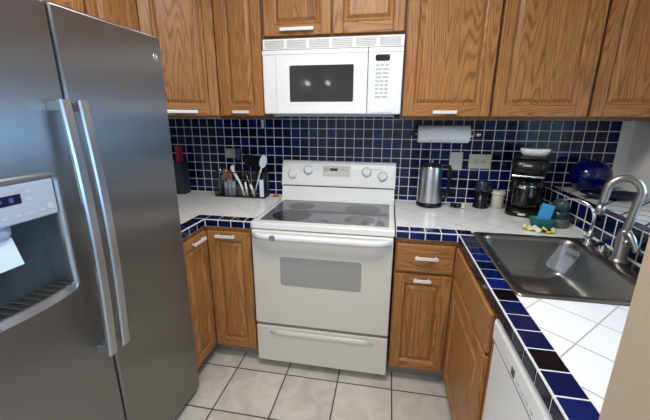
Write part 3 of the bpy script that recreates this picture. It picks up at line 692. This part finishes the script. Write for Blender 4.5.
# grinder / dark glass jar
t = thing('coffee_grinder', (.918, -.085, .912), 'small black grinder with a smoky clear lid beside the white cup', 'grinder')
c = (.918, -.085, 0)
MB().lathe([(.046, .9125), (.048, .918), (.046, .925), (.041, .935), (.040, 1.02)], c, 28).build('body', BLACK, t)
MB().lathe([(.041, 1.02), (.042, 1.05), (.038, 1.075), (.025, 1.088), (.0, 1.09)], c, 28, cap1=False).build('lid', mat('smoky_plastic', (.03, .04, .08), .08, 0, Transmission_Weight=.35), t)
q = MB(); q.tube(cr([(.952, -.09, 1.04), (.970, -.095, 1.045), (.975, -.095, 1.0), (.968, -.092, .95)], 5), .005, 8); q.build('handle', BLACK, t)
t = thing('lidded_cup', (1.022, -.085, .912), 'ivory ceramic lidded cup between grinder and coffee maker', 'cup')
c = (1.014, -.085, 0)
MB().lathe([(.030, .9125), (.033, .915), (.038, .99), (.0385, 1.0)], c, 30).build('body', mat('ivory_ceramic', (.66, .63, .56), .3), t)
MB().lathe([(.042, 1.0), (.043, 1.004), (.043, 1.014), (.036, 1.022), (.010, 1.026), (.0, 1.026)], c, 30, cap1=False).build('lid', mat('ivory_lid', (.62, .60, .54), .3), t)
MB().lathe([(.005, 1.025), (.007, 1.034), (.004, 1.038)], c, 12).build('lid_knob', BLACK, t)
# coffee maker
def coffee():
    t = thing('coffee_maker', (1.135, -.17, .912), 'black drip coffee maker with a glass carafe', 'coffee maker', R(0))
    RZ = Matrix.Translation((1.135, -.17, 0)) @ Matrix.Rotation(R(-22), 4, 'Z')
    def rb(x0, x1, y0, y1, z0, z1, r=.03, top=1.0, n=5):
        a = rrect(x0, x1, y0, y1, r, z0, n); b = rrect(x0*top, x1*top, y0*top, y1*top, r, z1, n)
        return [[RZ @ v for v in a], [RZ @ v for v in b]]
    q = MB(); q.loft(rb(-.090, .090, -.115, .085, .9125, .945, .06)); 
    q.build('base', BLACK, t)
    q = MB(); q.lathe([(.066, .945), (.066, .949)], RZ @ Vector((0, -.035, 0)), 32); q.build('hot_plate', BLACKM, t)
    q = MB(); q.loft(rb(-.085, .085, .035, .085, .945, 1.18, .02)); q.build('water_tank', BLACK, t)
    q = MB(); q.loft(rb(-.086, .086, -.10, .085, 1.145, 1.236, .045, 1.04)); hd = q.build('brew_head', BLACK, t)
    q = MB(); q.loft(rb(-.084, .084, -.095, .080, 1.238, 1.249, .045)); q.build('lid', BLACK, t)
    q = MB(); q.loft(rb(-.080, .080, -.107, -.09, 1.140, 1.150, .006)); q.build('trim_band', CHROME, hd)
    q = MB(); q.box(-.030, .012, -.1045, -.1025, 1.200, 1.208, M=RZ); q.build('name_mark', MARK, hd)
    q = MB(); q.box(-.02, .02, -.1165, -.112, .921, .935, .003, M=RZ); q.build('power_switch', CHROME, t)
    c = RZ @ Vector((0, -.035, 0))
    q = MB(); q.lathe([(.052, .950), (.064, .957), (.068, .985), (.064, 1.03), (.050, 1.075), (.047, 1.088)], c, 32); cf = q.build('carafe', mat('carafe_glass', (.015, .013, .012), .03, 0, Transmission_Weight=.3), t)
    q = MB(); q.lathe([(.050, 1.085), (.052, 1.092), (.050, 1.112), (.03, 1.122)], c, 28); q.build('carafe_lid', BLACK, cf)
    q = MB(); q.lathe([(.0515, 1.072), (.0535, 1.076), (.0515, 1.088)], c, 32, cap0=False, cap1=False); q.build('carafe_band', CHROME, cf)
    hp = [RZ @ Vector(p) for p in ((.0, -.085, 1.105), (.01, -.125, 1.10), (.012, -.132, 1.05), (.008, -.118, .99), (.0, -.102, .975))]
    q = MB(); q.tube(cr(hp, 5), .010, 10); q.build('carafe_handle', BLACK, cf)
coffee()
# stack of fluted paper filters on the coffee maker
q = MB(); n = 120; L = []
for r, z, am in ((.048, 1.2505, .0), (.055, 1.252, .002), (.066, 1.268, .004), (.071, 1.288, .005), (.066, 1.292, .004), (.046, 1.284, .003), (.035, 1.282, 0)):
    L.append([Vector((1.152+(r+am*math.cos(2*math.pi*k/n*30))*math.cos(2*math.pi*k/n), -.165+(r+am*math.cos(2*math.pi*k/n*30))*math.sin(2*math.pi*k/n), z)) for k in range(n)])
q.loft(L); o = q.build('coffee_filter_stack', PAPER, loc=(1.152, -.165, 1.2505)); tag(o, 'fluted white paper coffee filters on top of the coffee maker', 'coffee filters', None, 'stuff')

# sponge, its holder, cloth, dish soap dome
t = thing('sponge_holder', (1.125, -.465, .912), 'teal glass sponge holder on the worktop behind the sink', 'holder')
q = MB()
def hr(s, z, r=.02): return rrect(1.125-.060*s, 1.125+.060*s, -.462-.030*s, -.462+.030*s, r, z, 5)
q.loft([hr(.72, .9125, .012), hr(.80, .918), hr(1.02, .965), hr(.98, .966), hr(.76, .922), hr(.70, .920, .012)]); q.build('bowl', TEALG, t)
q = MB(); q.box(-.030, .030, -.012, .012, 0, .116, .006, M=Matrix.Translation((1.122, -.462, .922)) @ Matrix.Rotation(R(14), 4, 'Y') @ Matrix.Rotation(R(-8), 4, 'X'))
o = q.build('sponge', SPONGE, loc=(1.118, -.462, .922)); tag(o, 'blue sponge standing in the teal glass holder', 'sponge')
q = MB(); nx, ny = 20, 10; G = [[None]*(ny+1) for _ in range(nx+1)]
Mc = Matrix.Translation((1.088, -.525, .9135)) @ Matrix.Rotation(R(-24), 4, 'Z')
for i in range(nx+1):
    for j in range(ny+1):
        x = -.070+.14*i/nx; y = -.032+.060*j/ny
        z = .012+.008*math.sin(i*1.1)*math.cos(j*.7)+.004*math.sin(i*.5+j)
        G[i][j] = q.bm.verts.new(Mc @ Vector((x, y+.004*math.sin(i*.8), z)))
for i in range(nx):
    for j in range(ny):
        f = q.bm.faces.new((G[i][j], G[i+1][j], G[i+1][j+1], G[i][j+1])); f.smooth = True; k = (i//3*2+j//3*3+(i//3)*(j//3)) % 5; f.material_index = (1, 0, 1, 2, 0)[k]
ret = bmesh.ops.extrude_face_region(q.bm, geom=list(q.bm.faces)); bmesh.ops.translate(q.bm, vec=(0, 0, -.004), verts=[v for v in ret['geom'] if isinstance(v, bmesh.types.BMVert)])
o = q.build('scrub_cloth', [CLOTHW, YEL, BLACKM], loc=(1.088, -.525, .9125)); tag(o, 'yellow, white and black folded cloth in front of the sponge', 'cloth')
t = thing('soap_bottle', (1.222, -.41, .912), 'domed clear bottle with dark teal liquid on a grey foot beside the sponge', 'bottle')
c = (1.222, -.41, 0)
MB().lathe([(.052, .9125), (.052, .918), (.046, .953), (.042, .958)], c, 30).build('foot', mat('grey_green_plastic', (.10, .12, .115), .4), t)
MB().lathe([(.041, .957), (.043, .975), (.042, .997)], c, 30).build('liquid', TEALD, t)
MB().lathe([(.042, .997), (.041, 1.02), (.034, 1.042), (.020, 1.056), (.0, 1.060)], c, 30, cap1=False).build('dome', mat('dome_plastic', (.07, .13, .15), .08, 0, Transmission_Weight=.6, IOR=1.2), t)

# glass on the ledge
def ell(mb, c, prof, n=40, sx=1, sy=1, mi=0, cap0=True, cap1=True):
    mb.lathe(prof, (0, 0, 0), n, mi, cap0=cap0, cap1=cap1, M=Matrix.Diagonal((sx, sy, 1)).to_3x3()); bmesh.ops.translate(mb.bm, vec=c, verts=mb.bm.verts)
q = MB()
pr = []
for k in range(0, 15):
    a = R(-78+k*148/14); pr.append((.104*math.cos(a), .092+.093*math.sin(a)))
pr = [(.02, .0005)]+pr
inner = [(r-.005, z) for r, z in pr[::-1] if r > .04]
ell(q, (1.478, -.125, 1.0490), pr+inner+[(.02, .008)], 44, 1, .92)
o = q.build('glass_bowl', COBALT, loc=(1.478, -.125, 1.049)); tag(o, 'large rounded cobalt blue glass bowl on the tiled ledge', 'bowl')
q = MB(); ell(q, (1.50, -.32, 1.0490), [(.075, 0), (.09, .004), (.150, .026), (.156, .034), (.152, .034), (.09, .010), (.03, .008)], 44, 1.0, .50)
o = q.build('glass_platter', COBALTD, loc=(1.50, -.32, 1.049)); tag(o, 'dark blue oval glass platter on the ledge behind the faucet', 'platter')

# ------------------------------------------------------------------ things left of the range
t = thing('utensil_caddy', (-.68, -.10, .912), 'long dark wire utensil caddy on the left worktop', 'caddy')
q = MB(); X0, X1, Y0, Y1, Z0, Z1 = -.862, -.498, -.135, -.045, .9135, 1.088
for z in (Z0+.003, Z1): q.tube([(X0, Y0, z), (X1, Y0, z), (X1, Y1, z), (X0, Y1, z), (X0, Y0, z)], .0035, 8)
for x in (X0, X1):
    for y in (Y0, Y1): q.tube([(x, y, Z0), (x, y, Z1)], .0035, 8)
q.build('frame', WIRE, t)
q = MB(); n = 26
for k in range(1, n):
    x = X0+(X1-X0)*k/n
    q.tube([(x, Y0, Z0), (x, Y0, Z0+.06)], .0009, 5); q.tube([(x, Y1, Z0), (x, Y1, Z1)], .0012, 5)
for k in range(1, 6):
    z = Z0+.06*k/5; q.tube([(X0, Y0, z), (X1, Y0, z)], .0009, 5)
for k in range(1, 12): q.tube([(X0, Y1, Z0+k*.015), (X1, Y1, Z0+k*.015)], .0012, 5)
q.box(X0, X1, Y0, Y1, .9128, .9150)
for k in range(1, 8):
    for x in (X0, X1): q.tube([(x, Y0+.011*k, Z0), (x, Y0+.011*k, Z1)], .0011, 5)
q.build('mesh_panels', WIRE, t)
q = MB(); q.box(-.530, -.500, Y0-.0055, Y0-.0042, .925, 1.045, .0005); q.build('label_card', LBLUE, t)
def utensil(name, label, cat, mats, f, loc):
    q = MB(); f(q); o = q.build(name, mats, loc=loc); tag(o, label, cat, 'kitchen tools in the utensil caddy'); return o
def spoon(p0, p1, rl, rw, hr_, n=18):
    """stem from p0 to p1 with an oval bowl at p1"""
    def f(q):
        a, b = Vector(p0), Vector(p1); d = (b-a).normalized(); s = Vector((d.z, 0, -d.x)).normalized(); nn = d.cross(s)
        q.tube([a, b], [hr_*1.15, hr_], 8)
        L = []
        for k in range(1, n):
            th = math.pi*k/n; c = b+d*(rl-rl*math.cos(th)-.004); w_ = rw*math.sin(th)**.8
            L.append([c+s*w_*math.cos(2*math.pi*j/14)+nn*(.005*math.sin(2*math.pi*j/14)*math.sin(th)+.010*math.sin(th)*(1-abs(math.cos(2*math.pi*j/14)))) for j in range(14)])
        q.loft(L)
    return f
utensil('serving_spoon', 'large pale blue-white spoon leaning right in the caddy', 'spoon', LBLUE, spoon((-.590, -.10, .918), (-.523, -.10, 1.125), .045, .026, .005), (-.59, -.10, .918))
def ladle(q):
    q.tube(cr([(-.655, -.118, .922), (-.675, -.118, 1.0), (-.715, -.118, 1.075), (-.735, -.115, 1.115), (-.722, -.112, 1.128)], 5), [.008]*8+[.010]*6+[.012]*7, 10)
utensil('plastic_ladle', 'white hooked plastic handle bending left in the caddy', 'ladle', WPLAS, ladle, (-.68, -.11, .918))
def knife(q):
    q.tube([(-.577, -.118, .924), (-.605, -.118, 1.005)], [.010, .009], 10); q.tube([(-.605, -.118, 1.003), (-.640, -.116, 1.09)], [.0045, .0035], 8, 1)
utensil('peeler', 'metal tool with an ivory handle standing in the caddy', 'peeler', [CLOTHW, NICK], knife, (-.59, -.118, .92))
def tongs(q):
    q.tube([(-.845, -.12, .920), (-.835, -.115, 1.06), (-.815, -.11, 1.125)], [.007, .006, .005], 8, flat=(0, 1, 0)); q.tube([(-.830, -.10, .920), (-.820, -.10, 1.06), (-.800, -.10, 1.12)], [.007, .006, .005], 8, flat=(0, 1, 0))
utensil('metal_tongs', 'metal tongs at the left end of the caddy', 'tongs', CHROME, tongs, (-.83, -.11, .92))
def whisk(q):
    q.tube([(-.800, -.09, .920), (-.795, -.09, 1.0)], .006, 8, 0)
    for k in range(6):
        a = math.pi*k/6; q.tube(cr([(-.795, -.09, 1.0), (-.795+.022*math.cos(a), -.09+.022*math.sin(a), 1.05), (-.79, -.09, 1.098), (-.795-.022*math.cos(a), -.09-.022*math.sin(a), 1.05), (-.795, -.09, 1.0)], 4), .001, 5, 0)
utensil('wire_whisk', 'small wire whisk at the left of the caddy', 'whisk', CHROME, whisk, (-.8, -.09, .92))
def orange(q): q.tube([(-.735, -.10, .92), (-.755, -.10, 1.03), (-.77, -.10, 1.09)], [.006, .012, .022], 10, flat=(1, 0, 0))
utensil('wooden_spatula', 'reddish wooden spatula standing behind the clear cups', 'spatula', TERRA, orange, (-.75, -.1, .92))
def red2(q): q.tube([(-.822, -.075, .92), (-.812, -.07, 1.10)], [.007, .009], 8)
utensil('wooden_tool', 'brown wooden handle next to the tongs', 'handle', TERRA, red2, (-.82, -.07, .92))
for i, (x, h) in enumerate([(-.785, .10), (-.757, .115), (-.730, .105)]):
    q = MB(); q.lathe([(.010, 0), (.014, .004), (.017, h), (.0155, h), (.012, .006), (.009, .004)], (x, -.119, .917), 20)
    o = q.build('clear_tube', CLOUDP, loc=(x, -.119, .917)); tag(o, 'slim cloudy plastic tube standing at the front of the caddy', 'tube', 'clear tubes in the utensil caddy')
def glassy(q): q.lathe([(.022, 0), (.026, .004), (.028, .075), (.0265, .075), (.023, .008), (.02, .006)], (-.690, -.088, .917), 24)
utensil('clear_cup', 'clear plastic cup in the middle of the caddy', 'cup', CLEARP, glassy, (-.69, -.088, .917))
def turn(x0, z0, x1, z1, y, w_, L, slots, nm, lab, mt=BLACK):
    def f(q):
        a = Vector((x0, y, z0)); b = Vector((x1, y, z1)); d = (b-a).normalized(); s = Vector((d.z, 0, -d.x))
        q.tube([a, b], [.006, .005], 8)
        P = [(-.35, 0), (-1, .25), (-1, .92), (-.8, 1), (.8, 1), (1, .92), (1, .25), (.35, 0)]
        q.loft([[b+s*(u*w_/2)+d*(v*L)+Vector((0, dy, 0)) for u, v in P] for dy in (-.0015, .0015)], smooth=False)
    utensil(nm, lab, 'spatula', mt, f, (x0, y, z0))
turn(-.640, .918, -.630, 1.12, -.065, .062, .085, 0, 'black_turner', 'wide black turner rising highest behind the caddy middle')
turn(-.560, .918, -.575, 1.10, -.060, .070, .080, 0, 'slotted_turner', 'black slotted turner between the wide turner and pale spoon')
turn(-.530, .918, -.520, 1.07, -.060, .050, .075, 0, 'black_scraper', 'short black scraper behind the right end of the caddy')
utensil('pasta_spoon', 'black round spoon behind the pale blue-white spoon', 'spoon', BLACK, spoon((-.55, -.055, .918), (-.545, -.055, 1.12), .042, .032, .005), (-.55, -.055, .918))
def wh2(q): q.tube([(-.628, -.122, .922), (-.640, -.122, 1.02)], [.009, .007], 8)
utensil('white_handle', 'short white handle between the hooked handle and the peeler', 'handle', WPLAS, wh2, (-.63, -.122, .92))
t = thing('tall_box', (-1.15, -.09, .912), 'tall dark box with a red side half hidden behind the refrigerator', 'box')
MB().box(-1.215, -1.112, -.125, -.045, .9125, 1.145, .003).build('box_body', SLATE, t)
MB().box(-1.165, -1.135, -.11, -.06, 1.144, 1.262, .006).build('red_top', RED, t)
q = MB(); q.lathe([(.024, 0), (.026, .004), (.022, .010), (.010, .012)], (-.443, -.052, .9125), 20); o = q.build('small_dish', ORANGE, loc=(-.443, -.052, .9125)); tag(o, 'tiny orange-brown dish between the caddy and the range', 'dish')

# lamps in the room behind the camera, mirrored in the microwave glass
t = thing('wall_sconce', (-1.01, -4.98, 2.0), 'twin globe wall lamp on the far wall of the room', 'lamp')
MB().box(-1.26, -.76, -4.999, -4.97, 2.0, 2.07, .004).build('back_plate', CHROME, t)
EM = mat('lit_globe', (1, 1, 1), .5); be = EM.node_tree.nodes['Principled BSDF']; be.inputs['Emission Color'].default_value = (1, .93, .82, 1); be.inputs['Emission Strength'].default_value = 14
for x in (-1.2, -.82): MB().lathe([(.01, -.035), (.025, -.025), (.035, 0), (.025, .025), (.01, .035)], (x, -4.90, 2.05), 20).build('globe', EM, t)
